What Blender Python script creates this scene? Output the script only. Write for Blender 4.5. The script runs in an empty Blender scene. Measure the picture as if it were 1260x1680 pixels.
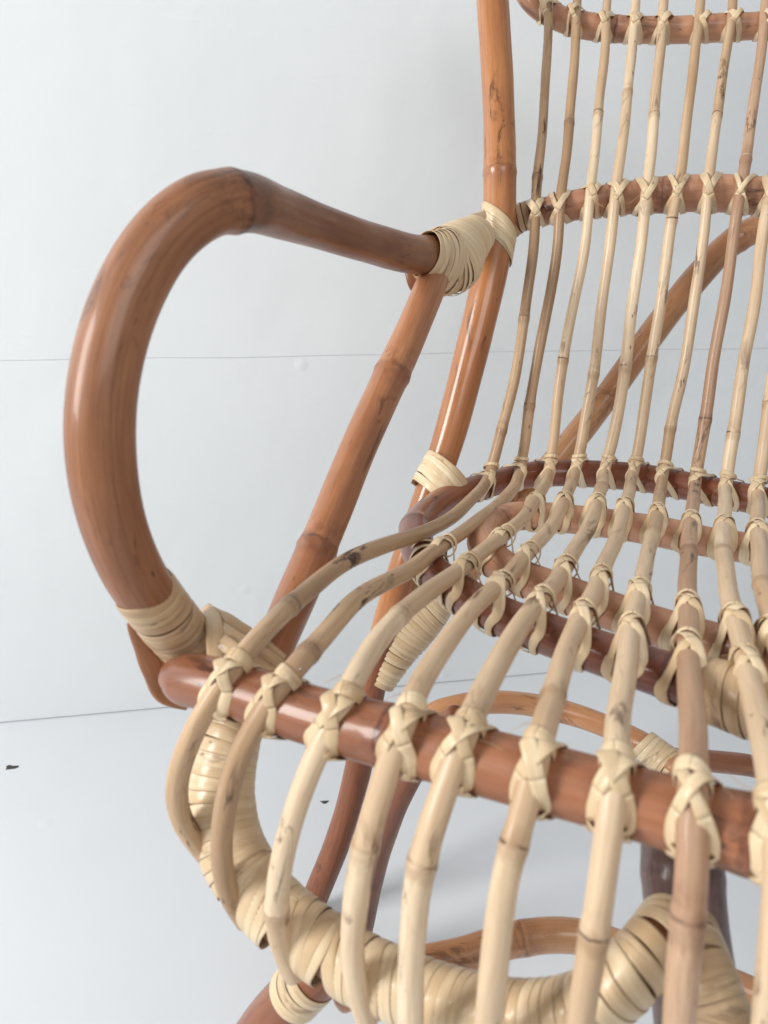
import bpy, math, random
import numpy as np
from mathutils import Matrix, Vector

random.seed(7); rng = np.random.default_rng(7)
R_ = math.radians
sc = bpy.context.scene
COL = sc.collection

# ------------------------------------------------------------------ camera, world, lamps, exposure
F = 1262.0                      # focal length in photo pixels (1260 x 1680)
PITCH = R_(20.0); CAM_H = 0.78
cam_d = bpy.data.cameras.new('camera'); cam = bpy.data.objects.new('camera', cam_d); COL.objects.link(cam)
cam_d.sensor_fit = 'VERTICAL'; cam_d.sensor_height = 36.0; cam_d.lens = 36.0 * F / 1680.0
cam.location = (0, 0, CAM_H); cam.rotation_euler = (math.pi/2 - PITCH, 0, 0)
cam_d.clip_start = 0.02; cam_d.clip_end = 60
cam_d.dof.use_dof = True; cam_d.dof.focus_distance = 0.74; cam_d.dof.aperture_fstop = 9.0
sc.camera = cam
CM = np.array(Matrix.Translation((0, 0, CAM_H)) @ Matrix.Rotation(math.pi/2 - PITCH, 4, 'X'))

world = bpy.data.worlds.new('World'); sc.world = world; world.use_nodes = True
wn = world.node_tree; bg = wn.nodes['Background']
bg.inputs['Color'].default_value = (0.94, 0.97, 1.0, 1); bg.inputs['Strength'].default_value = 0.31

def area(name, loc, target, size, power, color):
    l = bpy.data.lights.new(name, 'AREA'); l.shape = 'RECTANGLE'; l.size, l.size_y = size
    l.energy = power; l.color = color
    o = bpy.data.objects.new(name, l); COL.objects.link(o); o.location = loc
    o.rotation_euler = (Vector(target) - Vector(loc)).to_track_quat('-Z', 'Y').to_euler()
area('window_light', (-2.5, -0.55, 1.95), (0.25, 0.9, 0.6), (1.0, 1.5), 98, (1.0, 0.985, 0.95))
area('room_light', (0.6, -1.4, 2.3), (0.1, 0.9, 0.5), (1.5, 1.0), 20, (0.98, 0.99, 1.0))

sc.view_settings.view_transform = 'Standard'; sc.view_settings.look = 'None'
sc.view_settings.exposure = -0.03; sc.view_settings.gamma = 1.0

# ------------------------------------------------------------------ maths
def nrm(v):
    v = np.asarray(v, float); return v / np.maximum(np.linalg.norm(v, axis=-1, keepdims=True), 1e-12)
def ray(px, py): return np.array([(px-630)/F, (840-py)/F, -1.0])
def P(px, py, d): return ray(px, py) * d          # camera-frame metres, depth d in front of the lens
def W(p):                                          # camera frame -> world
    p = np.atleast_2d(p); return p @ CM[:3, :3].T + CM[:3, 3]
def pix(p): p = np.atleast_2d(p); return np.stack([630 + F*p[:, 0]/-p[:, 2], 840 - F*p[:, 1]/-p[:, 2]], 1)

def smooth_curve(Q, step=0.002, smooth=0.0):
    """Catmull-Rom through rows of Q (x,y,z,extra...), resampled evenly"""
    Q = np.asarray(Q, float)
    Q = np.vstack([2*Q[0]-Q[1], Q, 2*Q[-1]-Q[-2]])
    out = []
    for i in range(1, len(Q)-2):
        p0, p1, p2, p3 = Q[i-1:i+3]
        t0 = 0; t1 = t0 + np.linalg.norm((p1-p0)[:3])**.5 + 1e-6
        t2 = t1 + np.linalg.norm((p2-p1)[:3])**.5 + 1e-6; t3 = t2 + np.linalg.norm((p3-p2)[:3])**.5 + 1e-6
        t = np.linspace(t1, t2, 24, endpoint=False)[:, None]
        A1 = (t1-t)/(t1-t0)*p0 + (t-t0)/(t1-t0)*p1; A2 = (t2-t)/(t2-t1)*p1 + (t-t1)/(t2-t1)*p2
        A3 = (t3-t)/(t3-t2)*p2 + (t-t2)/(t3-t2)*p3
        B1 = (t2-t)/(t2-t0)*A1 + (t-t0)/(t2-t0)*A2; B2 = (t3-t)/(t3-t1)*A2 + (t-t1)/(t3-t1)*A3
        out.append((t2-t)/(t2-t1)*B1 + (t-t1)/(t2-t1)*B2)
    C = np.vstack(out + [Q[-2:-1]])
    s = np.r_[0, np.cumsum(np.linalg.norm(np.diff(C[:, :3], axis=0), axis=1))]
    n = max(4, int(s[-1]/step))
    g = np.linspace(0, s[-1], n)
    C = np.stack([np.interp(g, s, C[:, k]) for k in range(C.shape[1])], 1)
    if smooth > 0:
        w = max(1, int(smooth/step)); k = np.hanning(2*w+3)[1:-1]; k /= k.sum(); h = len(k)//2
        E = np.vstack([2*C[0]-C[h:0:-1], C, 2*C[-1]-C[-2:-h-2:-1]])
        C = np.stack([np.convolve(E[:, j], k, 'valid') for j in range(C.shape[1])], 1)
    return C
def arclen(C): return np.r_[0, np.cumsum(np.linalg.norm(np.diff(C[:, :3], axis=0), axis=1))]

# ------------------------------------------------------------------ materials
def new_mat(name):
    m = bpy.data.materials.new(name); m.use_nodes = True; nt = m.node_tree
    return m, nt, nt.nodes['Principled BSDF']
def mathn(nt, op, a, b=None, clamp=False):
    n = nt.nodes.new('ShaderNodeMath'); n.operation = op; n.use_clamp = clamp
    for i, v in enumerate((a, b)):
        if v is None: continue
        if isinstance(v, (int, float)): n.inputs[i].default_value = v
        else: nt.links.new(v, n.inputs[i])
    return n.outputs[0]
def mapr(nt, v, a, b, c=0.0, d=1.0):
    n = nt.nodes.new('ShaderNodeMapRange'); nt.links.new(v, n.inputs[0])
    for i, x in enumerate((a, b, c, d)): n.inputs[i+1].default_value = x
    return n.outputs[0]
def mixc(nt, f, a, b, mode='MIX'):
    n = nt.nodes.new('ShaderNodeMix'); n.data_type = 'RGBA'; n.blend_type = mode
    if isinstance(f, (int, float)): n.inputs[0].default_value = f
    else: nt.links.new(f, n.inputs[0])
    for i, v in ((6, a), (7, b)):
        if isinstance(v, tuple): n.inputs[i].default_value = (*v, 1)
        else: nt.links.new(v, n.inputs[i])
    return n.outputs[2]
def noise(nt, vec, scale, detail=3, rough=.55, dist=0.0):
    n = nt.nodes.new('ShaderNodeTexNoise'); nt.links.new(vec, n.inputs['Vector'])
    n.inputs['Scale'].default_value = scale; n.inputs['Detail'].default_value = detail
    n.inputs['Roughness'].default_value = rough; n.inputs['Distortion'].default_value = dist
    return n.outputs['Fac']
def scaled(nt, vec, s):
    n = nt.nodes.new('ShaderNodeVectorMath'); n.operation = 'MULTIPLY'; nt.links.new(vec, n.inputs[0])
    n.inputs[1].default_value = s; return n.outputs[0]
def attr(nt, name):
    n = nt.nodes.new('ShaderNodeAttribute'); n.attribute_name = name; return n

def cane_material(name, light, dark, stain, rough, coat, streak=.5, stains=.3, node_col=None, node_w=1.0, spec=.5, blotch=.5):
    """rattan: fibre streaks along the stick, mottled tint, brown stains, specks and a ring at every joint"""
    m, nt, b = new_mat(name)
    tube = attr(nt, 'tube').outputs['Vector']; tint = attr(nt, 'tint').outputs['Fac']; nd = attr(nt, 'joint').outputs['Fac']
    v_long = scaled(nt, tube, (1, 1, .06)); v_mid = scaled(nt, tube, (1, 1, .28))
    fib = noise(nt, v_long, 420, 4, .65)
    fib2 = noise(nt, v_long, 130, 3, .5)
    blo = noise(nt, v_mid, 34, 3, .6, .4)
    f = mathn(nt, 'ADD', mathn(nt, 'MULTIPLY', mapr(nt, blo, .3, .7), blotch), mathn(nt, 'MULTIPLY', tint, 1-blotch))
    c = mixc(nt, f, light, dark)
    c = mixc(nt, mathn(nt, 'MULTIPLY', mapr(nt, fib, .42, .68), streak), c, dark)
    c = mixc(nt, mathn(nt, 'MULTIPLY', mapr(nt, fib2, .52, .72), streak*.7), c, light)
    st = noise(nt, v_mid, 75, 5, .7, .8); where = noise(nt, tube, 9, 1)
    sf = mathn(nt, 'MULTIPLY', mapr(nt, st, .56, .64), mapr(nt, where, .46, .58))
    c = mixc(nt, mathn(nt, 'MULTIPLY', sf, stains), c, stain)
    vo = nt.nodes.new('ShaderNodeTexVoronoi'); nt.links.new(scaled(nt, tube, (1, 1, .45)), vo.inputs['Vector']); vo.inputs['Scale'].default_value = 85
    ran = nt.nodes.new('ShaderNodeSeparateColor'); nt.links.new(vo.outputs['Color'], ran.inputs[0])
    sp = mathn(nt, 'MULTIPLY', mapr(nt, vo.outputs['Distance'], .10, .05), mathn(nt, 'GREATER_THAN', ran.outputs[0], .80))
    c = mixc(nt, mathn(nt, 'MULTIPLY', sp, .7), c, stain)
    # joint ring
    ring = mathn(nt, 'MULTIPLY', mapr(nt, mathn(nt, 'ABSOLUTE', mathn(nt, 'ADD', nd, mathn(nt, 'MULTIPLY', mathn(nt, 'SUBTRACT', noise(nt, tube, 160, 2), .5), .0030))), .0011*node_w, .0003*node_w), mapr(nt, noise(nt, tube, 110, 2), .36, .50))
    band = mapr(nt, mathn(nt, 'ABSOLUTE', mathn(nt, 'SUBTRACT', nd, .004*node_w)), .006*node_w, .002*node_w)
    burn = mathn(nt, 'MULTIPLY', mapr(nt, mathn(nt, 'ABSOLUTE', nd), .016*node_w, .0), mapr(nt, noise(nt, tube, 95, 4, .6, .5), .46, .60))
    c = mixc(nt, mathn(nt, 'MULTIPLY', burn, .55), c, node_col or dark)
    c = mixc(nt, mathn(nt, 'MULTIPLY', band, .30), c, node_col or dark)
    ja = attr(nt, 'jamp').outputs['Fac']
    c = mixc(nt, mathn(nt, 'MULTIPLY', ring, mathn(nt, 'MULTIPLY', ja, .9 if node_w < 1.3 else .55)), c, stain)
    nt.links.new(c, b.inputs['Base Color'])
    rr = mathn(nt, 'ADD', mapr(nt, blo, .3, .7, rough-.08, rough+.08), mapr(nt, noise(nt, v_long, 60, 4, .7), .45, .75, 0, .22)); nt.links.new(rr, b.inputs['Roughness'])
    b.inputs['Coat Weight'].default_value = coat; nt.links.new(mapr(nt, noise(nt, v_mid, 55, 4, .7), .4, .7, .07, .26), b.inputs['Coat Roughness'])
    b.inputs['Specular IOR Level'].default_value = spec
    bp = nt.nodes.new('ShaderNodeBump'); bp.inputs['Strength'].default_value = .35; bp.inputs['Distance'].default_value = .0006
    h = mathn(nt, 'ADD', mathn(nt, 'ADD', mathn(nt, 'MULTIPLY', fib, .5), fib2), mathn(nt, 'MULTIPLY', ring, -1.2))
    nt.links.new(h, bp.inputs['Height']); nt.links.new(bp.outputs[0], b.inputs['Normal'])
    return m

M_pole  = cane_material('varnished_pole',  (.53,.238,.108), (.225,.076,.034), (.040,.014,.009), .36, .45, .40, .75, (.16,.05,.025), 1.6, .35)
M_orange= cane_material('orange_pole',     (.56,.245,.090), (.290,.095,.032), (.050,.016,.009), .32, .60, .38, .70, (.24,.085,.035), 1.6, .35)
M_arm   = cane_material('brown_pole',      (.45,.205,.098), (.180,.064,.030), (.035,.015,.010), .40, .26, .55, .60, (.070,.028,.018), 2.0, .3)
M_dark  = cane_material('dark_red_pole',   (.34,.108,.050), (.115,.034,.020), (.025,.010,.009), .36, .45, .40, .80, (.10,.03,.025), 1.6, .35)
M_rose  = cane_material('rosy_pole',       (.66,.355,.215), (.34,.150,.082), (.045,.018,.013), .42, .28, .35, .70, (.15,.06,.04), 1.6, .35)
M_grey  = cane_material('greyish_brown_pole', (.26,.165,.145), (.080,.050,.052), (.03,.015,.014), .36, .40, .70, .50, (.12,.05,.04), 1.6, .35)
M_leg   = cane_material('red_brown_pole',  (.33,.112,.046), (.135,.042,.018), (.035,.012,.010), .40, .25, .60, .50, (.12,.04,.03), 1.6, .35)
M_gold  = cane_material('golden_pole',  (.68,.365,.185), (.38,.155,.062), (.050,.018,.010), .34, .50, .35, .65, (.24,.09,.04), 1.6, .35)
M_front = cane_material('worn_front_pole',  (.44,.185,.090), (.170,.055,.028), (.030,.011,.008), .36, .45, .32, 1.0, (.14,.045,.025), 1.6, .35)
M_cream = cane_material('pale_cane',       (.84,.675,.475), (.46,.285,.155), (.09,.040,.020), .42, .20, .42, .85, (.36,.22,.12), .9, .35, .30)
M_tan   = cane_material('tan_cane',        (.66,.460,.280), (.31,.180,.095), (.05,.024,.014), .42, .20, .50, .95, (.22,.12,.07), .9, .35, .30)
M_brownc= cane_material('brown_cane',      (.62,.415,.270), (.33,.180,.105), (.05,.022,.014), .42, .20, .55, .85, (.22,.10,.06), 1.2, .35, .30)
M_olive = M_tan
M_strip = cane_material('peeled_strip',    (.84,.690,.470), (.58,.405,.230), (.16,.08,.04), .36, .22, .65, .50, None, 1.0, .35, .45)
M_strip2= cane_material('tan_strip',       (.70,.520,.320), (.42,.265,.145), (.11,.05,.025), .40, .18, .75, .60, None, 1.0, .35, .45)

# ------------------------------------------------------------------ mesh builders (camera-frame input, world output)
def link(name, V, faces, mat, parent=None, attrs=None, smooth=True):
    me = bpy.data.meshes.new(name); me.from_pydata(W(V).tolist() if len(V) else [], [], faces); me.update()
    if smooth: me.polygons.foreach_set('use_smooth', [True]*len(me.polygons))
    for k, (t, dat) in (attrs or {}).items():
        a = me.attributes.new(k, t, 'POINT')
        a.data.foreach_set('vector' if t == 'FLOAT_VECTOR' else 'value', np.asarray(dat, float).ravel())
    me.materials.append(mat)
    o = bpy.data.objects.new(name, me); COL.objects.link(o)
    if parent is not None:
        o.parent = parent; o.matrix_parent_inverse = world_inv(parent)
    return o
def world_inv(p):
    m = Matrix.Identity(4)
    q = p
    while q is not None:
        m = Matrix.Translation(q.location) @ m; q = None if q.parent is None else None
    return m.inverted()

def frames(C):
    T = nrm(np.gradient(C[:, :3], axis=0)); U = np.zeros_like(T)
    u = np.cross(T[0], [0.0, .3, 1.0]); U[0] = nrm(u)
    for i in range(1, len(T)):
        u = U[i-1] - T[i]*np.dot(U[i-1], T[i]); U[i] = nrm(u)
    return T, U, np.cross(T, U)

def pole(name, C, mat, parent, joints=(), sides=28, wob=.03, bump=.06, seed=0, caps=(True, True), jig=.0):
    """round stick along C (x,y,z,r): wavering radius, swelling at each joint (arc-length list)"""
    r_ = np.random.default_rng(seed+11)
    s = arclen(C); T, U, V = frames(C); r = C[:, 3].copy()
    ph = r_.uniform(0, 6.28, 6)
    for k in range(3): r *= 1 + wob*.45*np.sin(s*(22+31*k)+ph[k])
    J = sorted(joints)
    nd = np.full(len(s), 1.0); ja = np.full(len(s), .5)
    for j in J:
        d = s - j; near = np.abs(d) < np.abs(nd); nd = np.where(near, d, nd); ja = np.where(near, r_.choice([.12, .3, .55, 1.0]), ja)
        r *= 1 + bump*np.exp(-(d/.0045)**2) + bump*.55*np.exp(-np.clip(d, 0, None)/.016)*(d > 0)
    segv = (r_.uniform(0, 1) + np.cumsum(r_.choice([-.45, .45, .3, -.6], len(J)+1))) % 1.0; seg = segv[np.searchsorted(J, s)] if J else np.full(len(s), segv[0])
    cen = C[:, :3].copy()
    if jig: cen = cen + U*(jig*np.sin(s*47+ph[3]))[:, None] + V*(jig*np.sin(s*61+ph[4]))[:, None]
    ang = np.linspace(0, 2*np.pi, sides, endpoint=False)
    # caps: extra shrinking rings
    rows = [(cen[i], r[i], i) for i in range(len(s))]
    if caps[0]: rows = [(cen[0]-T[0]*r[0]*.55*math.sin(a), r[0]*math.cos(a), 0) for a in (1.45, 1.1, .75, .4)] + rows
    if caps[1]: rows += [(cen[-1]+T[-1]*r[-1]*.55*math.sin(a), r[-1]*math.cos(a), len(s)-1) for a in (.4, .75, 1.1, 1.45)]
    Vt = []; tb = []; nn = []; tt = []; jj = []
    oval = 1 + .025*np.cos(2*ang+ph[5])
    for c, rad, i in rows:
        Vt.append(c + rad*oval[:, None]*(np.cos(ang)[:, None]*U[i] + np.sin(ang)[:, None]*V[i]))
        tb.append(np.stack([np.cos(ang)*r[i], np.sin(ang)*r[i], np.full(sides, s[i]+seed*3.7)], 1))
        nn.append(np.full(sides, nd[i])); jj.append(np.full(sides, ja[i])); tt.append(np.full(sides, seg[i]))
    n = len(rows); Vt = np.vstack(Vt)
    f = [(i*sides+j, i*sides+(j+1) % sides, (i+1)*sides+(j+1) % sides, (i+1)*sides+j) for i in range(n-1) for j in range(sides)]
    f.append(tuple(range(sides))[::-1]); f.append(tuple((n-1)*sides+j for j in range(sides)))
    return link(name, Vt, f, mat, parent, {'tube': ('FLOAT_VECTOR', np.vstack(tb)), 'joint': ('FLOAT', np.concatenate(nn)), 'jamp': ('FLOAT', np.concatenate(jj)), 'tint': ('FLOAT', np.concatenate(tt))})

class Ribbon:
    """collects flat domed strips into one mesh"""
    def __init__(s): s.V = []; s.F = []; s.A = []; s.T = []; s.n = 0
    def add(s, pts, nor, width, thick=.0012, crown=.0006, seed=0., taper=True, wvar=.06, tilt=None):
        pts = np.asarray(pts, float); nor = nrm(nor); T = nrm(np.gradient(pts, axis=0)); side = nrm(np.cross(T, nor)); nor = np.cross(side, T)
        L = arclen(pts); w = np.asarray(width, float)*np.ones(len(pts)); w = w*(1 + wvar*np.sin(L*130+seed*7) + wvar*.6*np.sin(L*310+seed*3))
        prof = [(-.5, 0), (-.40, .62), (-.18, .92), (.05, 1.0), (.22, .9), (.41, .6), (.5, 0), (.3, -.35), (-.3, -.35)]
        k = len(prof); n = len(pts)
        for x, h in prof:
            hh = thick*max(h, 0)*.75 + crown*(1-(2*x)**2)*(1 if h > 0 else 0) + (thick*h if h < 0 else 0)
            p = pts + side*(x*w)[:, None] + nor*hh
            if tilt is not None: p = p + nor*(x*tilt)
            s.V.append(p); s.A.append(np.stack([x*w*1.0, np.full(n, seed*.37 % 5), L + seed*1.93], 1)); s.T.append(np.full(n, (seed*.618) % 1))
        for a in range(k):
            b = (a+1) % k
            for i in range(n-1): s.F.append((s.n+a*n+i, s.n+a*n+i+1, s.n+b*n+i+1, s.n+b*n+i))
        s.F.append(tuple(s.n+a*n for a in range(k))); s.F.append(tuple(s.n+a*n+n-1 for a in range(k))[::-1])
        s.n += k*n
    def build(s, name, mat, parent):
        V = np.vstack(s.V)
        return link(name, V, s.F, mat, parent, {'tube': ('FLOAT_VECTOR', np.vstack(s.A)), 'joint': ('FLOAT', np.full(len(V), 1.0)), 'tint': ('FLOAT', np.concatenate(s.T))})

def px_curve(rows, step=.002, smooth=.006):
    """rows (px, py, depth, width_px)"""
    return smooth_curve([[*P(x, y, d), w*d/F/2] for x, y, d, w in rows], step, smooth)
def s_at(C, px, py):
    i = np.argmin(np.linalg.norm(pix(C[:, :3]) - [px, py], axis=1)); return arclen(C)[i]

def coil(name, rows, parent, mat, width=.006, tilt=0.0, seed=0, turns=None, jitter=.0006, cover=.88, groups=None, span=(0., 1.), sleeve=False):
    """strip wound round stations rows (px,py,depth,half_width_px_a, half_depth_m)"""
    r_ = np.random.default_rng(seed)
    Q = [[*P(x, y, d), a*d/F, b] for x, y, d, a, b in rows]
    C = smooth_curve(Q, .001, .004); s = arclen(C); T = nrm(np.gradient(C[:, :3], axis=0))
    view = nrm(-C[:, :3]); Vv = nrm(view - T*np.sum(view*T, 1)[:, None]); U = np.cross(T, Vv)
    n = turns or int(s[-1]*(span[1]-span[0])/(width*cover)); K = 40
    ns = n*K+1; ph = np.linspace(0, 2*np.pi*n, ns); k = ph/(2*np.pi)
    off = r_.normal(0, jitter, n+2); off = np.interp(k, np.arange(n+2), off)
    base = (span[0] + (span[1]-span[0])*k/n)*s[-1]
    if groups is None: tl = tilt + np.interp(k, np.arange(n+2), r_.normal(0, .045, n+2))
    else: tl = np.interp(base/s[-1], [g[0] for g in groups], [g[1] for g in groups]) + np.interp(k, np.arange(n+2), r_.normal(0, .04, n+2))
    a0 = np.interp(base, s, C[:, 3])
    ss = np.clip(base + off + tl*a0*np.cos(ph), 0, s[-1])
    g = lambda A: np.stack([np.interp(ss, s, A[:, j]) for j in range(3)], 1)
    c = g(C[:, :3]); u = nrm(g(U)); v = nrm(g(Vv)); t = nrm(g(T))
    a = np.interp(ss, s, C[:, 3]); b = np.interp(ss, s, C[:, 4])
    lay = 1 + np.interp(k, np.arange(n+2), r_.uniform(0, .022, n+2))
    pts = c + u*(a*lay*np.cos(ph))[:, None] + v*(b*lay*np.sin(ph))[:, None]
    nor = u*(np.cos(ph)/a)[:, None] + v*(np.sin(ph)/b)[:, None]
    rb = Ribbon()
    if sleeve:          # the turns lie on earlier turns underneath
        q = np.linspace(0, 2*np.pi, 33)[:-1]; m_ = np.linspace(int(len(C)*.04), int(len(C)*.96)-1, 14).astype(int)
        for i in m_: rb.V.append(C[i, :3] + .965*(U[i]*(C[i, 3]*np.cos(q))[:, None] + Vv[i]*(C[i, 4]*np.sin(q))[:, None])); rb.A.append(np.stack([q*.01, q*0, q*0+s[i]], 1)); rb.T.append(q*0+1)
        rb.F += [(i*32+j, i*32+(j+1) % 32, (i+1)*32+(j+1) % 32, (i+1)*32+j) for i in range(13) for j in range(32)]; rb.n = 14*32
    for i in range(n):      # every turn its own tint, still one strip
        sl = slice(i*K, (i+1)*K+1)
        rb.add(pts[sl], nor[sl], width*(1+r_.uniform(-.14, .14)), .0005, .0001, seed*1.3+i*.73, tilt=.0006, wvar=.03)
    return rb.build(name, mat, parent)

def strap(rows, nor_hint=None, width=.006, n=60, rb=None, seed=0, thick=.0011):
    """free strip through (px,py,depth); normal towards the lens unless rows carry one"""
    C = smooth_curve([[*P(x, y, d), 0] for x, y, d in rows], .0015, .004)[:, :3]
    nor = nrm(-C) if nor_hint is None else np.tile(nor_hint, (len(C), 1))
    rb.add(C, nor, width, thick, .0006, seed, wvar=.05)

# ------------------------------------------------------------------ setting: wall and floor
def floor_pt(px, py):
    r = CM[:3, :3] @ ray(px, py); t = CAM_H / -r[2]; return r*t + CM[:3, 3]
A0 = floor_pt(0, 1187); A1 = floor_pt(900, 1105)
wd = nrm([A1[0]-A0[0], A1[1]-A0[1], 0]); wn_ = np.array([wd[1], -wd[0], 0.])        # towards the room
def wall_pt(px, py, off=0.):
    r = CM[:3, :3] @ ray(px, py); o = CM[:3, 3]; t = np.dot(A0 + wn_*off - o, wn_)/np.dot(r, wn_); return o + r*t

def paint_mat(name, col, scale, bumpd):
    m, nt, b = new_mat(name)
    tc = nt.nodes.new('ShaderNodeTexCoord'); v = tc.outputs['Object']
    n1 = noise(nt, v, 2.2, 3); n2 = noise(nt, v, scale, 5, .6); n4 = noise(nt, v, 7, 2, .5, .5); n3 = noise(nt, scaled(nt, v, (1, 1, 5)), 14, 4, .65, .6)
    c = mixc(nt, mapr(nt, n1, .3, .7), col, tuple(x*.955 for x in col))
    vo = nt.nodes.new('ShaderNodeTexVoronoi'); nt.links.new(v, vo.inputs['Vector']); vo.inputs['Scale'].default_value = 9
    rn = nt.nodes.new('ShaderNodeSeparateColor'); nt.links.new(vo.outputs['Color'], rn.inputs[0])
    dots = mathn(nt, 'MULTIPLY', mapr(nt, vo.outputs['Distance'], .10, .02), mathn(nt, 'GREATER_THAN', rn.outputs[0], .72))
    scr = mapr(nt, n3, .63, .70)
    c = mixc(nt, mathn(nt, 'MULTIPLY', scr, .02), c, tuple(x*.85 for x in col))
    nt.links.new(c, b.inputs['Base Color']); b.inputs['Roughness'].default_value = .42
    bp = nt.nodes.new('ShaderNodeBump'); bp.inputs['Strength'].default_value = .5; bp.inputs['Distance'].default_value = bumpd
    h = mathn(nt, 'ADD', mathn(nt, 'ADD', mathn(nt, 'ADD', mathn(nt, 'MULTIPLY', n2, .30), mathn(nt, 'MULTIPLY', n4, 2.2)), mathn(nt, 'MULTIPLY', dots, .9)), mathn(nt, 'MULTIPLY', scr, .12))
    nt.links.new(h, bp.inputs['Height']); nt.links.new(bp.outputs[0], b.inputs['Normal'])
    return m
M_wall = paint_mat('white_wall_paint', (.785, .812, .828), 60, .0018)
M_floor = paint_mat('white_floor_paint', (.695, .718, .748), 45, .0012)

def raw(name, V, F_, mat, parent=None):
    me = bpy.data.meshes.new(name); me.from_pydata([tuple(map(float, v)) for v in V], [], F_); me.update(); me.materials.append(mat)
    o = bpy.data.objects.new(name, me); COL.objects.link(o)
    if parent is not None: o.parent = parent; o.matrix_parent_inverse = world_inv(parent)
    return o
fl = raw('floor', [(-4, -3, 0), (5, -3, 0), (5, 4, 0), (-4, 4, 0)], [(0, 1, 2, 3)], M_floor); fl['kind'] = 'structure'

def slab(name, lo, hi, thick, face, mat, parent, edge=.002, wav=0.0):
    """board on the wall plane between height functions lo(u), hi(u)"""
    us = np.linspace(-2.6, 3.4, 241); V = []; Fs = []
    for u in us:
        a, b = lo(u), hi(u); j = wav*(math.sin(u*9)+.6*math.sin(u*23+1))
        for off, z in ((face-thick, a), (face-edge, a+j), (face, a+edge+j), (face, b-edge), (face-edge, b), (face-thick, b)):
            p = A0 + wd*u + wn_*off; V.append((p[0], p[1], z))
    for i in range(len(us)-1):
        for k in range(6): Fs.append((i*6+k, (i+1)*6+k, (i+1)*6+(k+1) % 6, i*6+(k+1) % 6))
    Fs.append(tuple(range(6))); Fs.append(tuple((len(us)-1)*6+k for k in range(6))[::-1])
    return raw(name, V, Fs, mat, parent)
S0 = wall_pt(0, 592); S1 = wall_pt(1260, 570)
u0 = np.dot(S0-A0, wd); u1 = np.dot(S1-A0, wd)
seam = lambda u: S0[2] + (u-u0)/(u1-u0)*(S1[2]-S0[2])
wall = bpy.data.objects.new('wall', None); COL.objects.link(wall); wall.location = tuple(A0); wall['kind'] = 'structure'
slab('lower_panel', lambda u: .0007, lambda u: seam(u)+.01, .03, -.0004, M_wall, wall)
slab('upper_panel', seam, lambda u: 2.6, .0009, .0007, M_wall, wall, edge=.0004, wav=.0009)
# small marks that the photograph shows on wall and floor
M_spot, nt_, b_ = new_mat('dark_crumb'); b_.inputs['Base Color'].default_value = (.05, .045, .04, 1); b_.inputs['Roughness'].default_value = .8
def crumb(px, py, rx, label):
    c = floor_pt(px, py); V = []; n = 9
    for k in range(n):
        a = 2*math.pi*k/n; q = 1+.35*math.sin(k*2.3+px)
        V.append((c[0]+rx*math.cos(a)*q, c[1]+rx*.5*math.sin(a)*q, .0006))
    V += [(v[0], v[1], .0) for v in V]; V.append((c[0], c[1], .0022))
    Fs = [(k, (k+1) % n, 2*n) for k in range(n)] + [(k+n, (k+1) % n+n, (k+1) % n, k) for k in range(n)]
    o = raw('crumb', V, Fs, M_spot); o['label'] = label; o['category'] = 'debris'; return o
crumb(19, 1259, .010, 'larger dark brown crumb lying on the white floor near the left edge')
crumb(533, 1316, .006, 'small dark crumb on the white floor beside the dark rear leg')
p0, p1 = wall_pt(92, 1037, -.0010), wall_pt(152, 1039, -.0010)
raw('scratch', [p0, (p0+p1)/2+np.array([0, 0, .0012]), p1, (p0+p1)/2], [(0, 1, 2, 3)], M_spot, wall)

# ------------------------------------------------------------------ the armchair
base = floor_pt(700, 1600)
chair = bpy.data.objects.new('rattan_armchair', None); COL.objects.link(chair); chair.location = (float(base[0]), float(base[1]), 0)
chair['label'] = 'varnished rattan armchair with pale cane rods and wrapped joints against a white wall'
chair['category'] = 'armchair'

NS = nrm([-.033, .954, .296]); DS = -.0304/.1438            # seat plane  NS.P = DS
def seat_d(px, py): return (-.0304) / (np.dot([-.0047, .1373, .0425], ray(px, py)))
def SR(px, py, w): return (px, py, seat_d(px, py), w)
NB = nrm([-.36, .25, .90])

# frame poles -------------------------------------------------------
C_arm = px_curve([(318,1070,.472,84),(270,1010,.441,92),(217,936,.411,100),(178,830,.39,108),(164,705,.38,112),(178,585,.38,113),(215,475,.385,110),(268,390,.39,107),
                  (335,338,.40,104),(398,331,.42,98),(455,348,.46,84),(525,372,.51,73),(605,398,.57,66),(690,418,.65,63),(755,402,.73,50),(792,386,.775,42)], smooth=.012)
arm = pole('armrest', C_arm, M_arm, chair, [s_at(C_arm, 376, 335)], 40, .012, .05, 1)
C_post = px_curve([(800,-120,.84,50),(808,0,.825,51),(817,150,.81,51),(820,270,.80,52),(817,380,.795,53),(797,480,.79,55),(768,600,.79,54),(736,720,.79,52),(702,820,.79,50),
                   (652,965,.80,48),(612,1120,.83,46),(587,1265,.86,45),(558,1370,.89,44),(518,1470,.92,43),(450,1640,.97,42)], smooth=.015)
cut = int(np.argmin(np.abs(pix(C_post[:, :3])[:, 1] - 1045)))
post = pole('back_post', C_post[:cut+3], M_orange, chair, [s_at(C_post, 820, 283)], 36, .015, .05, 2)
pole('rear_leg', C_post[cut-2:], M_leg, chair, [s_at(C_post[cut-2:], 530, 1440)+.05], 32, .015, .04, 17)
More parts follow.
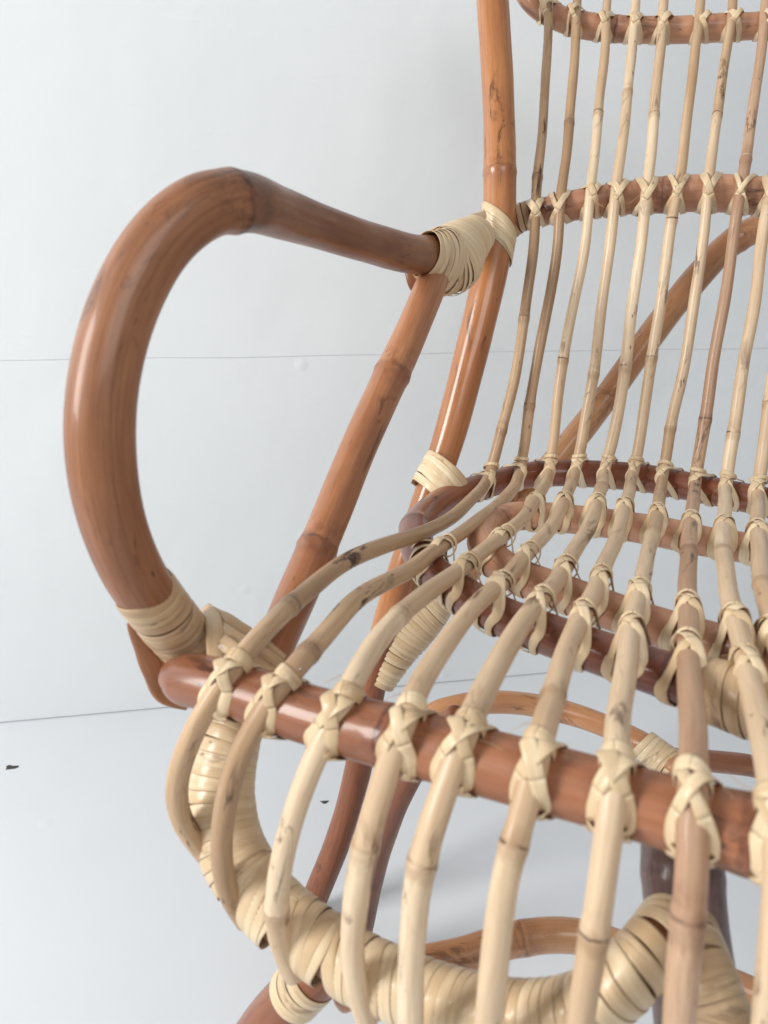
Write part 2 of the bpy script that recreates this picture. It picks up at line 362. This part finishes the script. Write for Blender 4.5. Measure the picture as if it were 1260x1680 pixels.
C_sup = px_curve([(722,430,.685,50),(700,485,.655,54),(668,560,.63,56),(638,625,.612,60),(590,730,.58,62),(533,870,.54,66),(483,985,.505,68),(448,1065,.478,68),(410,1140,.465,74),(376,1220,.455,80),
                  (362,1310,.445,86),(385,1400,.435,88),(450,1490,.42,88),(545,1562,.405,86),(640,1612,.39,86),(750,1650,.375,86),(850,1668,.36,86),(950,1655,.345,84),(1025,1605,.337,84),(1070,1552,.342,80),(1090,1518,.360,72),(1104,1488,.385,56)], smooth=.012)
sup = pole('arm_support', C_sup, M_pole, chair, [s_at(C_sup, 642, 612), s_at(C_sup, 520, 900)], 36, .015, .07, 3)
C_front = px_curve([(285,1107,.437,58),(292,1110,.435,76),(304,1114,.432,86),SR(340,1120,88),SR(400,1137,90),SR(500,1170,95),SR(600,1198,102),SR(700,1224,104),SR(815,1256,108),SR(955,1293,112),SR(1070,1325,118),SR(1205,1362,126),SR(1330,1398,134),SR(1420,1424,140)], smooth=.01)
front = pole('front_rail', C_front, M_front, chair, [s_at(C_front, 1220, 1360), s_at(C_front, 640, 1205)], 40, .012, .035, 4)
C_outer = px_curve([SR(1400,850,48),SR(1250,822,47),SR(1130,798,46),SR(1055,784,45),SR(980,778,44),SR(930,776,44),SR(880,778,43),SR(835,786,42),SR(795,797,42),SR(750,812,44),SR(715,832,48),SR(686,862,54),SR(684,893,58),
                    SR(705,932,60),SR(757,975,64),SR(830,1014,68),SR(930,1052,72),SR(1020,1083,76),SR(1105,1112,80),SR(1180,1136,86),SR(1245,1158,90),SR(1400,1205,98)], smooth=.008)
outer = pole('seat_hoop', C_outer, M_dark, chair, [s_at(C_outer, 690, 870), s_at(C_outer, 1100, 1108)], 36, .02, .05, 5)
outer['label'] = 'dark red outer hoop of the seat'
C_inner = px_curve([SR(1400,925,54),SR(1245,902,52),SR(1150,887,50),SR(1080,872,50),SR(1005,860,49),SR(930,851,48),SR(885,847,48),SR(845,847,48),SR(808,860,50),SR(792,884,52),SR(803,910,54),SR(830,933,56),
                    SR(858,948,57),SR(925,973,60),SR(990,998,62),SR(1055,1020,64),SR(1105,1036,66),SR(1170,1056,70),SR(1255,1082,74),SR(1400,1120,80)], smooth=.008)
inner = pole('seat_hoop', C_inner, M_rose, chair, [s_at(C_inner, 815, 860), s_at(C_inner, 1200, 1062)], 36, .02, .04, 6)
inner['label'] = 'rosy brown inner hoop of the seat'
C_mid = px_curve([(828,372,.835,36),(852,358,.825,38),(885,349,.82,42),(920,341,.81,46),(1000,328,.80,50),(1100,319,.785,56),(1180,317,.77,58),(1260,324,.755,60),(1330,340,.745,62),(1420,368,.735,62)], smooth=.01)
mid = pole('back_rail', C_mid, M_rose, chair, [s_at(C_mid, 1085, 320), s_at(C_mid, 1250, 324)], 32, .012, .03, 7)
C_top = px_curve([(820,-90,.90,36),(850,-35,.895,36),(880,8,.89,37),(925,33,.885,37),(980,45,.875,38),(1050,49,.865,38),(1120,49,.855,39),(1190,45,.845,40),(1260,42,.835,40),(1420,36,.82,42)], smooth=.01)
top = pole('back_rail', C_top, M_dark if False else M_rose, chair, [s_at(C_top, 1010, 47)], 28, .03, .05, 8)
C_brace = px_curve([(1420,330,.90,46),(1290,357,.905,45),(1235,378,.905,45),(1195,402,.905,44),(1150,448,.90,43),(1100,508,.895,43),(1050,575,.89,42),(1000,645,.885,42),(940,722,.875,42),(885,785,.865,41),(835,842,.855,40),
                    (785,915,.842,40),(738,978,.83,38),(705,1012,.828,30)], smooth=.015)
brace = pole('diagonal_brace', C_brace, M_gold, chair, [s_at(C_brace, 990, 650), s_at(C_brace, 1210, 388)], 28, .03, .05, 9)
# under the seat
C_leg = px_curve([(750,1175,.62,40),(700,1228,.66,40),(655,1305,.70,42),(624,1385,.75,42),(602,1470,.80,42),(580,1580,.86,42)])
pole('rear_leg', C_leg, M_leg, chair, [s_at(C_leg, 690, 1240)], 26, .02, .05, 10)
C_foot = px_curve([(560,1560,.450,82),(508,1606,.462,84),(468,1648,.476,84),(432,1692,.495,84),(372,1785,.54,82)])
foot = pole('front_leg', C_foot, M_leg, chair, [], 32, .02, .04, 11)
C_cen = px_curve([(1100,1312,.47,66),(1108,1345,.43,104),(1117,1400,.39,122),(1123,1480,.38,128),(1132,1560,.375,132),(1150,1700,.37,140)])
cen = pole('front_leg', C_cen, M_grey, chair, [s_at(C_cen, 1120, 1430)], 36, .03, .03, 12)
cen['label'] = 'greyish brown leg under the middle of the front rail'
C_fork = px_curve([(1122,1475,.40,60),(1130,1515,.372,72),(1143,1560,.354,80),(1163,1620,.344,86),(1187,1690,.338,90),(1220,1790,.33,94)])
fork = pole('front_apron', C_fork, M_pole, chair, [], 32, .02, .04, 13)
C_s1 = px_curve([(690,1195,.74,38),(712,1172,.745,38),(745,1160,.75,38),(800,1152,.76,38),(870,1156,.77,38),(940,1172,.77,38),(1000,1194,.76,38),(1060,1224,.74,40),(1110,1262,.71,42)])
st1 = pole('stretcher', C_s1, M_gold, chair, [s_at(C_s1, 905, 1165)], 26, .02, .05, 14)
C_s2 = px_curve([(1060,1246,.74,38),(1120,1246,.75,38),(1180,1250,.76,37),(1240,1258,.77,37),(1330,1285,.77,37)])
pole('stretcher', C_s2, M_pole, chair, [], 24, .02, .05, 15)
C_s3 = px_curve([(560,1630,.50,58),(640,1598,.51,58),(700,1580,.52,56),(760,1567,.525,55),(830,1545,.53,54),(900,1534,.53,54),(960,1538,.53,54),(1020,1556,.52,54),(1090,1588,.51,54),(1170,1606,.50,54),(1250,1640,.49,56),(1330,1690,.48,58)])
pole('stretcher', C_s3, M_gold, chair, [s_at(C_s3, 855, 1540), s_at(C_s3, 1120, 1590)], 28, .015, .04, 16)

# cane rods ---------------------------------------------------------
RAILS = dict(T=(C_top, NB), M=(C_mid, NB), C1=(C_outer, nrm(NS*.55+NB*.45)), C2=(C_inner, nrm(NS*.8+NB*.2)), B=(C_inner, NS), A=(C_outer, NS), F=(C_front, nrm(NS*.62+NB*.38)))
RODS = [  # radius mm, material, knots strip material, points
 (8.2, 'tan', [(903,-60,.90),(900,20,'T'),(897,100),(890,210),(882,290),(879,350,'M'),(875,405),(867,470),(858,540),(843,625),(825,700),(812,750),(803,778,'C1'),(770,824),(731,855),(690,876,'C1s'),(630,895),(560,925),(500,975),(462,1008),(425,1044),(392,1082,'F'),(345,1150),(307,1230),(289,1300),(300,1355),(338,1402,.432)]),
 (8.0, 'tan', [(950,-60,.89),(946,28,'T'),(940,130),(931,235),(923,300),(919,342,'M'),(915,400),(902,485),(882,590),(868,665),(861,730),(854,768,'C1'),(842,800),(815,830),(778,858),(740,886),(709,908,'A'),(670,935),(630,956),(585,985),(538,1035),(502,1074),(474,1106,'F'),(430,1170),(393,1240),(370,1320),(363,1400),(374,1465),(403,1512,.42)]),
 (8.0, 'cream', [(1002,-60,.88),(994,38,'T'),(991,100),(981,190),(974,270),(968,325,'M'),(960,400),(943,490),(924,590),(914,655),(909,725),(901,770,'C1'),(890,802),(872,832,'C2'),(845,862),(812,890,'B'),(782,911),(755,934,'A'),(705,970),(655,1010),(622,1046),(596,1085),(573,1130,'F'),(545,1188),(513,1255),(482,1335),(461,1410),(453,1480),(461,1544),(484,1598,.405)]),
 (8.1, 'cream', [(1049,-60,.87),(1040,38,'T'),(1035,100),(1025,200),(1015,280),(1010,322,'M'),(1004,370),(999,410),(988,500),(974,610),(962,680),(953,738),(945,768,'C1'),(935,800),(922,830,'C2'),(902,868),(880,893),(855,918,'B'),(824,955,'A'),(780,995),(741,1040),(706,1092),(684,1135),(666,1180,'F'),(640,1250),(614,1330),(595,1400),(583,1480),(579,1560),(587,1625),(602,1672,.385)]),
 (8.4, 'cream', [(1093,-60,.86),(1087,38,'T'),(1080,110),(1070,225),(1064,290),(1060,325,'M'),(1052,400),(1037,500),(1028,590),(1014,675),(1001,740),(993,770,'C1'),(985,805),(977,832,'C2'),(964,868),(948,895),(910,956,'B'),(882,988,'A'),(846,1040),(818,1085),(794,1130),(768,1192,'F'),(750,1240),(733,1290),(706,1365),(686,1440),(676,1525),(673,1600),(676,1700,.352)]),
 (8.0, 'cream', [(1153,-60,.855),(1147,36,'T'),(1140,85),(1130,175),(1118,270),(1111,318,'M'),(1103,360),(1096,405),(1083,500),(1071,580),(1057,670),(1046,742),(1039,775,'C1'),(1032,806),(1024,838,'C2'),(1010,885),(992,928),(974,972,'B'),(955,1008,'A'),(930,1070),(911,1130),(898,1170),(882,1225,'F'),(868,1300),(846,1380),(829,1450),(814,1550),(802,1650),(796,1730,.335)]),
 (8.0, 'cream', [(1207,-60,.85),(1199,33,'T'),(1192,85),(1178,175),(1167,265),(1161,317,'M'),(1154,385),(1139,500),(1122,600),(1103,690),(1093,750),(1087,780,'C1'),(1082,820),(1076,852,'C2'),(1068,890),(1055,940),(1043,998,'B'),(1034,1036,'A'),(1024,1110),(1016,1170),(1011,1262,'F'),(1004,1320),(994,1390),(982,1480),(970,1560),(956,1650),(948,1730,.318)]),
 (8.0, 'brown', [(1262,-60,.84),(1254,35,'T'),(1245,110),(1232,200),(1222,270),(1214,317,'M'),(1203,395),(1187,500),(1170,600),(1156,690),(1146,755),(1142,788,'C1'),(1136,830),(1132,866,'C2'),(1129,905),(1129,950),(1128,1018,'B'),(1129,1062,'A'),(1133,1120),(1136,1190),(1136,1290,'F'),(1137,1400),(1131,1500),(1120,1600),(1110,1720,.298)]),
 (8.1, 'cream', [(1315,-60,.83),(1308,36,'T'),(1292,160),(1276,240),(1262,324,'M'),(1250,400),(1237,500),(1220,600),(1205,695),(1196,755),(1192,793,'C1'),(1189,830),(1187,872,'C2'),(1187,915),(1195,965),(1205,1010),(1213,1045,'B'),(1224,1085,'A'),(1236,1135),(1250,1190),(1272,1318,'F'),(1282,1420),(1276,1520),(1268,1620),(1258,1740,.285)]),
 (8.4, 'cream', [(1368,-60,.825),(1360,36,'T'),(1340,160),(1325,240),(1312,335,'M'),(1298,420),(1282,520),(1266,630),(1253,740),(1244,802,'C1'),(1243,840),(1244,884,'C2'),(1248,935),(1258,990),(1282,1072,'B'),(1300,1115,'A'),(1330,1180),(1400,1355,'F'),(1420,1480),(1420,1740,.28)]),
]
JNT = [[(882,290),(826,703),(484,1002),(870,520)], [(867,662),(505,1068),(935,200)], [(982,187),(925,588),(657,1010),(453,1490)], [(974,610),(1030,150),(600,1385)], [(1026,600),(986,800),(1075,190),(690,1410)],
       [(1072,585),(1110,360),(908,1140),(844,1385)], [(1102,700),(1070,880),(1180,190),(978,1528)], [(1156,688),(1224,262),(1129,905),(1131,1503)], [(1204,712),(1189,905),(1260,330)], [(1262,660),(1246,960)]]
MATS = dict(tan=M_tan, cream=M_cream, brown=M_brownc, olive=M_olive)

def rod_curve(rad, pts):
    rad = rad/1000.*.675; known = {}
    for i, p in enumerate(pts):
        if len(p) < 3: continue
        if isinstance(p[2], str):
            k = p[2]; 
            if k == 'C1s': k = 'A'
            C, N = RAILS[k]
            j = np.argmin(np.linalg.norm(pix(C[:, :3]) - [p[0], p[1]], axis=1))
            R = C[j]; d = (np.dot(R[:3], N) + R[3] + rad) / np.dot(ray(p[0], p[1]), N)
            known[i] = float(np.clip(d, -R[2]-.10, -R[2]+.05))
        else: known[i] = p[2]
    q = np.array([[p[0], p[1]] for p in pts], float); L = np.r_[0, np.cumsum(np.linalg.norm(np.diff(q, axis=0), axis=1))]
    ks = sorted(known); inv = np.interp(L, L[ks], [1/known[k] for k in ks]); d = 1/inv
    iF = max(i for i, p in enumerate(pts) if len(p) > 2 and p[2] == 'F')
    for i in range(iF+1, len(pts)-1):        # the rods bow forward between front rail and apron
        x = (L[i]-L[iF])/(L[-1]-L[iF]); d[i] -= .012*math.sin(math.pi*x)
    tp = .90 + .18*np.clip(L/L[iF], 0, 1)      # sticks are a little thinner towards the top of the back
    return smooth_curve([[*P(a, b, dd), rad*k] for (a, b), dd, k in zip(q, d, tp)], .0018, .022)

def knot(parent, Crod, key, pxy, seed, strip):
    """two strips that cross over the rod and go round the rail behind it"""
    C, N0 = RAILS['A' if key == 'C1s' else key]
    j = np.argmin(np.linalg.norm(pix(C[:, :3]) - pxy, axis=1)); lo, hi = max(0, j-14), min(len(C), j+15)
    sub = C[lo:hi]
    i0 = np.argmin(np.linalg.norm(pix(Crod[:, :3]) - pxy, axis=1)); r0, r1 = max(0, i0-14), min(len(Crod), i0+15)
    D = np.linalg.norm(Crod[r0:r1, None, :3] - sub[None, :, :3], axis=2); a, b = np.unravel_index(np.argmin(D), D.shape)
    i0 = r0+a; j = lo+b
    if key in ('M', 'T'): i0 = int(np.argmin(np.linalg.norm(pix(Crod[:, :3]) - pxy, axis=1))); j = int(np.argmin(np.linalg.norm(pix(C[:, :3]) - pxy, axis=1)))
    R = C[j, :3]; Rr = C[j, 3]; pr = Crod[i0, :3]; rr = Crod[i0, 3]
    t = nrm(Crod[max(0, i0-4), :3] - Crod[min(len(Crod)-1, i0+4), :3])        # up the rod
    ax = nrm(C[min(len(C)-1, j+4), :3] - C[max(0, j-4), :3]); n = pr - R; n = nrm(n - ax*np.dot(n, ax)); tt = np.cross(ax, n)
    if np.dot(tt, t) < 0: tt = -tt
    dist = np.linalg.norm(pr-R)
    # the rod's own lean along the rail
    lean = np.dot(t, ax)/max(.3, abs(np.dot(t, tt)))
    lean = float(np.clip(lean, -.6, .6))
    rk = np.random.default_rng(seed)
    phi = np.linspace(0, 2*np.pi, 65); rb = Ribbon()
    back = key in ('M', 'T')
    width = (.0062 if back else .0064)*rk.uniform(.84, 1.12); w = rr + (.0012 if key == 'F' else .0020 if not back else .0026) + .0003*rk.normal()
    cross = {'M': .12, 'T': .12, 'F': .52, 'C1': -.15, 'C2': .0}.get(key, .10) + rk.normal()*.06
    hgt = dist - Rr + rr
    w0, c0 = w, cross
    for q, sg in enumerate((-1, 1) if rk.random() < .5 else (1, -1)):
        w = w0*rk.uniform(.94, 1.16); cross = c0 + rk.normal()*.10
        ph0 = np.where(phi > np.pi, phi-2*np.pi, phi)
        phr = (ph0-cross+np.pi) % (2*np.pi) - np.pi
        x = np.clip(phr/(.80 if key == 'F' else .78 if not back else .80), -2.6, 2.6)
        if back: x = np.clip(x, -1.75, 1.75)
        bfront = sg*w*np.sin(np.clip(x, -2.25, 2.35 if not back else 1.75))
        blend = np.clip((np.abs(phr)-2.0)/(math.pi-2.0), 0, 1); blend = blend*blend*(3-2*blend)
        bb = bfront*(1-blend)
        lift = np.where(np.abs(bb) < rr, hgt - rr + np.sqrt(np.maximum(rr**2-bb**2, 0)), 0)
        side = np.clip((w*1.02-np.abs(bb))/(w*1.02-rr*.92), 0, 1); lift = np.maximum(lift, (hgt-rr)*side)
        fr = np.clip(np.cos(ph0)*1.6+.25, 0, 1)
        rad = Rr*1.02 + .0008 + .0010*q*np.exp(-(phr/.5)**2)
        over = side*side*(3-2*side)
        nn = rad*np.cos(ph0) + lift*fr + over*Rr*(1-np.cos(ph0))*np.clip(np.cos(ph0)*3.2, 0, 1); td = (rad + lift*.15*fr)*np.sin(ph0)
        pts = R + n*nn[:, None] + tt*td[:, None] + ax*(bb + lean*td*np.where(td > 0, .8, 1.)*np.clip(np.cos(ph0)+.3, 0, 1))[:, None]
        nor = n*(np.cos(ph0)+.0*nn)[:, None] + tt*np.sin(ph0)[:, None] + ax*((bb/w)*(.95 if back else .55)*fr)[:, None]
        kk = np.hanning(7)[1:-1]; kk /= kk.sum(); E = np.vstack([pts[-3:-1], pts, pts[1:3]]); pts = np.stack([np.convolve(E[:, c], kk, 'valid') for c in range(3)], 1)
        pts[-1] = pts[0]
        wd_ = width*(1 + .12*np.sin(phi*2+seed))
        if not back: wd_ = wd_*(1 - .50*np.clip((phr-.55)/.5, 0, 1)*(phr < 2.6)) * (1.14 if key == 'F' else 1)
        rb.add(pts, nor, wd_, .0007, .0002, seed*.91+q*.4, wvar=.04)
    if not back:        # collar round the rod just behind the rail
        up = (Rr*.98 + .0010)/max(.35, abs(np.dot(t, tt)))*(1 if key == 'F' else .55 if key == 'C1' else .80)
        step = arclen(Crod[:, :3]); ii = np.argmin(np.abs(step - (step[i0]-up))); cc = Crod[ii, :3]
        tl = nrm(Crod[max(0, ii-3), :3] - Crod[min(len(Crod)-1, ii+3), :3]); e1 = nrm(n - tl*np.dot(n, tl)); e2 = np.cross(tl, e1)
        q_ = np.linspace(0, 2*np.pi, 41); rad = Crod[ii, 3] + (.0007 if key == 'F' else .0010)
        low = .0045 if key != 'F' else .003
        pts = cc + e1*(rad*np.cos(q_) - low*(1-np.cos(q_))*.5)[:, None] + e2*(rad*1.04*np.sin(q_))[:, None] + tl*(.0022*np.cos(q_)*rk.uniform(-.3, 1) + .0010*np.sin(q_)*rk.normal())[:, None]
        rb.add(pts, e1*np.cos(q_)[:, None]+e2*np.sin(q_)[:, None], .0074 if key == 'F' else .0040, .0007, .0002, seed*.77+3, wvar=.05)
    return rb.build('knot', strip, parent)

rods = []
for n_, (rad, mk, pts) in enumerate(RODS):
    C = rod_curve(rad, pts)
    o = pole('cane_rod', C, MATS[mk], chair, [s_at(C, *p) for p in JNT[n_]], 20, .03, .10, 30+n_, jig=.0004)
    rods.append((o, C))
    for p in pts:
        if len(p) > 2 and isinstance(p[2], str):
            key = p[2]
            if key == 'C1s': continue
            knot(o, C, key, np.array(p[:2]), 100+n_*10+len(key)+int(p[1]) % 7, M_strip)

# wrapped joints ----------------------------------------------------
coil('wrapping', [(698,417,.655,36,.0185),(714,424,.665,46,.0188),(733,429,.690,56,.0190),(758,405,.722,44,.0185),(781,386,.750,31,.0180)], arm, M_strip, .0066, .10, 1, jitter=.0004, cover=.78, sleeve=True)
coil('wrapping', [(236,966,.423,50,.0172),(270,1010,.441,49,.0168),(316,1066,.470,44,.0166)], arm, M_strip2, .0080, -.05, 2, jitter=.0012, cover=.72)
coil('wrapping', [(836,367,.832,24,.0145),(852,358,.826,22,.0145),(872,352,.822,23,.0150)], mid, M_strip2, .0062, .05, 3)
coil('wrapping', [(722,955,.82,38,.020),(692,990,.82,50,.021),(662,1032,.822,48,.021),(640,1076,.826,36,.020),(622,1118,.832,26,.018)], post, M_strip, .0066, -.1, 4, jitter=.0005, sleeve=True)
# apron wrap: fans between the rod ends, with a gap beside each rod end
coil('wrapping', [(402,1158,.468,40,.0195),(378,1215,.458,48,.020),(362,1310,.447,54,.0200),(383,1400,.436,54,.0200),(448,1490,.421,54,.0198),(543,1562,.406,54,.0195),(640,1612,.391,54,.019),(750,1650,.376,54,.019),
      (850,1668,.361,53,.019),(950,1656,.347,52,.018),(1022,1608,.339,50,.0165),(1068,1555,.344,47,.0160),(1090,1518,.361,42,.0145)],
     sup, M_strip, .0092, 0, 5, jitter=.0004, cover=.68,
     groups=[(0,0),(.27,.05),(.305,.55),(.36,-.15),(.37,.6),(.44,-.10),(.45,.55),(.52,-.1),(.53,.4),(.60,0),(1,0)])
coil('wrapping', [(1130,1512,.374,40,.0145),(1143,1560,.354,46,.0150),(1163,1620,.344,50,.0160),(1187,1690,.338,53,.0165),(1217,1780,.331,55,.0165)], fork, M_strip2, .0105, .10, 6, jitter=.0006, cover=.60, sleeve=True)
coil('wrapping', [(1055,1220,.735,24,.0140),(1085,1245,.725,27,.0145),(1112,1268,.712,28,.0145)], st1, M_strip, .006, 0, 7)
coil('wrapping', [(540,1578,.456,44,.0170),(508,1606,.463,45,.0168),(480,1635,.472,45,.0168),(445,1675,.486,44,.0168)], foot, M_strip, .0085, .08, 8, turns=3, span=(.22, .56))
coil('wrapping', [(1150,1126,seat_d(1150,1126),50,.0190),(1190,1140,seat_d(1190,1140),54,.0195),(1240,1158,seat_d(1240,1158),56,.0195),(1300,1178,seat_d(1300,1178),56,.019)], outer, M_strip2, .0085, .25, 9, jitter=.0010, cover=.72)

def straps(name, parent, mat, specs):
    rb = Ribbon()
    for k, (w, rows) in enumerate(specs): strap(rows, None, w, rb=rb, seed=k*1.7+len(specs))
    return rb.build(name, mat, parent)
# strips that run over the post at the arm joint
coil('binding', [(821,290,.797,28,.0182),(820,340,.797,29,.0184),(817,385,.797,29.5,.0186),(809,430,.795,29.5,.0186),(797,480,.79,29,.0180)], post, M_strip, .0088, -.72, 21, turns=5, jitter=.0010, span=(.36,.60))
straps('binding', arm, M_strip, [(.0085, [(746,382,.728),(768,362,.752),(796,352,.774)]), (.0085, [(752,392,.728),(774,376,.752),(800,368,.772)])])
# strips that hold hoop and post together
coil('binding', [(748,730,.780,38,.0270),(735,765,.778,41,.0300),(723,795,.776,45,.0320),(712,825,.776,45,.0320),(700,860,.776,44,.0300)], outer, M_strip, .0088, -.35, 22, turns=5, jitter=.0010, span=(.33,.66))
coil('binding', [(700,915,seat_d(700,915),30,.0160),(706,934,seat_d(706,934),32,.0160)], outer, M_strip, .0070, .1, 23, turns=2)
# strips between loop end, rail end and support
straps('binding', front, M_strip2, [
  (.0100, [(334,1000,.478),(348,1012,.456),(353,1040,.44),(353,1068,.432),(354,1098,.42)]),
  (.0095, [(338,1004,.478),(366,1016,.455),(402,1040,.445),(435,1062,.445),(462,1085,.45)]),
  (.0100, [(340,1012,.475),(375,1042,.44),(408,1062,.438),(440,1080,.44),(470,1104,.452)]),
  (.0100, [(362,1052,.435),(392,1072,.430),(425,1092,.432),(450,1112,.445)])])
straps('strap', arm, M_arm, [
  (.0120, [(226,1018,.44),(236,1060,.445),(252,1105,.45),(272,1138,.458),(310,1150,.472)]),
  (.0120, [(246,1030,.45),(262,1065,.458),(270,1105,.462),(300,1130,.475)])])
straps('strap', sup, M_arm, [(.010, [(672,440,.67),(680,468,.672),(700,492,.69)])])

# nails that pin the strips, and loose fibres at the knots
M_nail, nt_, b_ = new_mat('nail_metal'); b_.inputs['Base Color'].default_value = (.45, .43, .40, 1); b_.inputs['Metallic'].default_value = 1; b_.inputs['Roughness'].default_value = .35
def nail(px, py, d, parent, rad=.0011):
    c = P(px, py, d); n = nrm(-c); u = nrm(np.cross(n, [0, 1, 0])); v = np.cross(n, u); a = np.linspace(0, 2*np.pi, 13)[:-1]
    rings = [(rad, -.004), (rad, .0), (rad*.75, .0005)]
    V = np.vstack([c + n*h + r_*(np.cos(a)[:, None]*u + np.sin(a)[:, None]*v) for r_, h in rings] + [c + n*.0007])
    Fc = [(k*12+j, k*12+(j+1) % 12, (k+1)*12+(j+1) % 12, (k+1)*12+j) for k in range(2) for j in range(12)] + [(24+j, 24+(j+1) % 12, 36) for j in range(12)]
    return link('nail', V, Fc, M_nail, parent)
def front_d(C, px, py, up=0.0):
    j = np.argmin(np.linalg.norm(pix(C[:, :3]) - [px, py], axis=1)); return -C[j, 2] - C[j, 3]*.97
for (px, py, k) in ((493, 1098, 1), (893, 1178, 5), (1142, 1240, 7)):
    o, C = rods[k]; nail(px, py, front_d(C, px, py)-.0012, o, .0009)
fr = np.random.default_rng(5)
for k, (o, C) in enumerate(rods[:9]):
    rb = Ribbon()
    for p in RODS[k][2]:
        if len(p) < 3 or p[2] not in ('F', 'A', 'B', 'C1', 'C2', 'M') or fr.random() < .35: continue
        j = int(np.argmin(np.linalg.norm(pix(C[:, :3]) - p[:2], axis=1))); c = C[j, :3]; t = nrm(C[j-4, :3]-C[j+4, :3]); vw = nrm(-c); sd = np.cross(t, vw)*fr.choice([-1, 1])
        a0 = c + t*fr.uniform(-.006, .014) + sd*(C[j, 3]+.0012); L = fr.uniform(.006, .016); bend = fr.normal(0, .6, 2)
        q = np.linspace(0, 1, 9)[:, None]
        pts = a0 + L*q*nrm(sd*1.0 + t*bend[0] + vw*.25) + L*.5*q*q*(t*bend[1])
        rb.add(pts, np.tile(vw, (9, 1)), .00045*(1-.6*q[:, 0]), .0003, .0001, float(k))
    if rb.n: rb.build('loose_fibre', M_strip2, o)['kind'] = 'stuff'
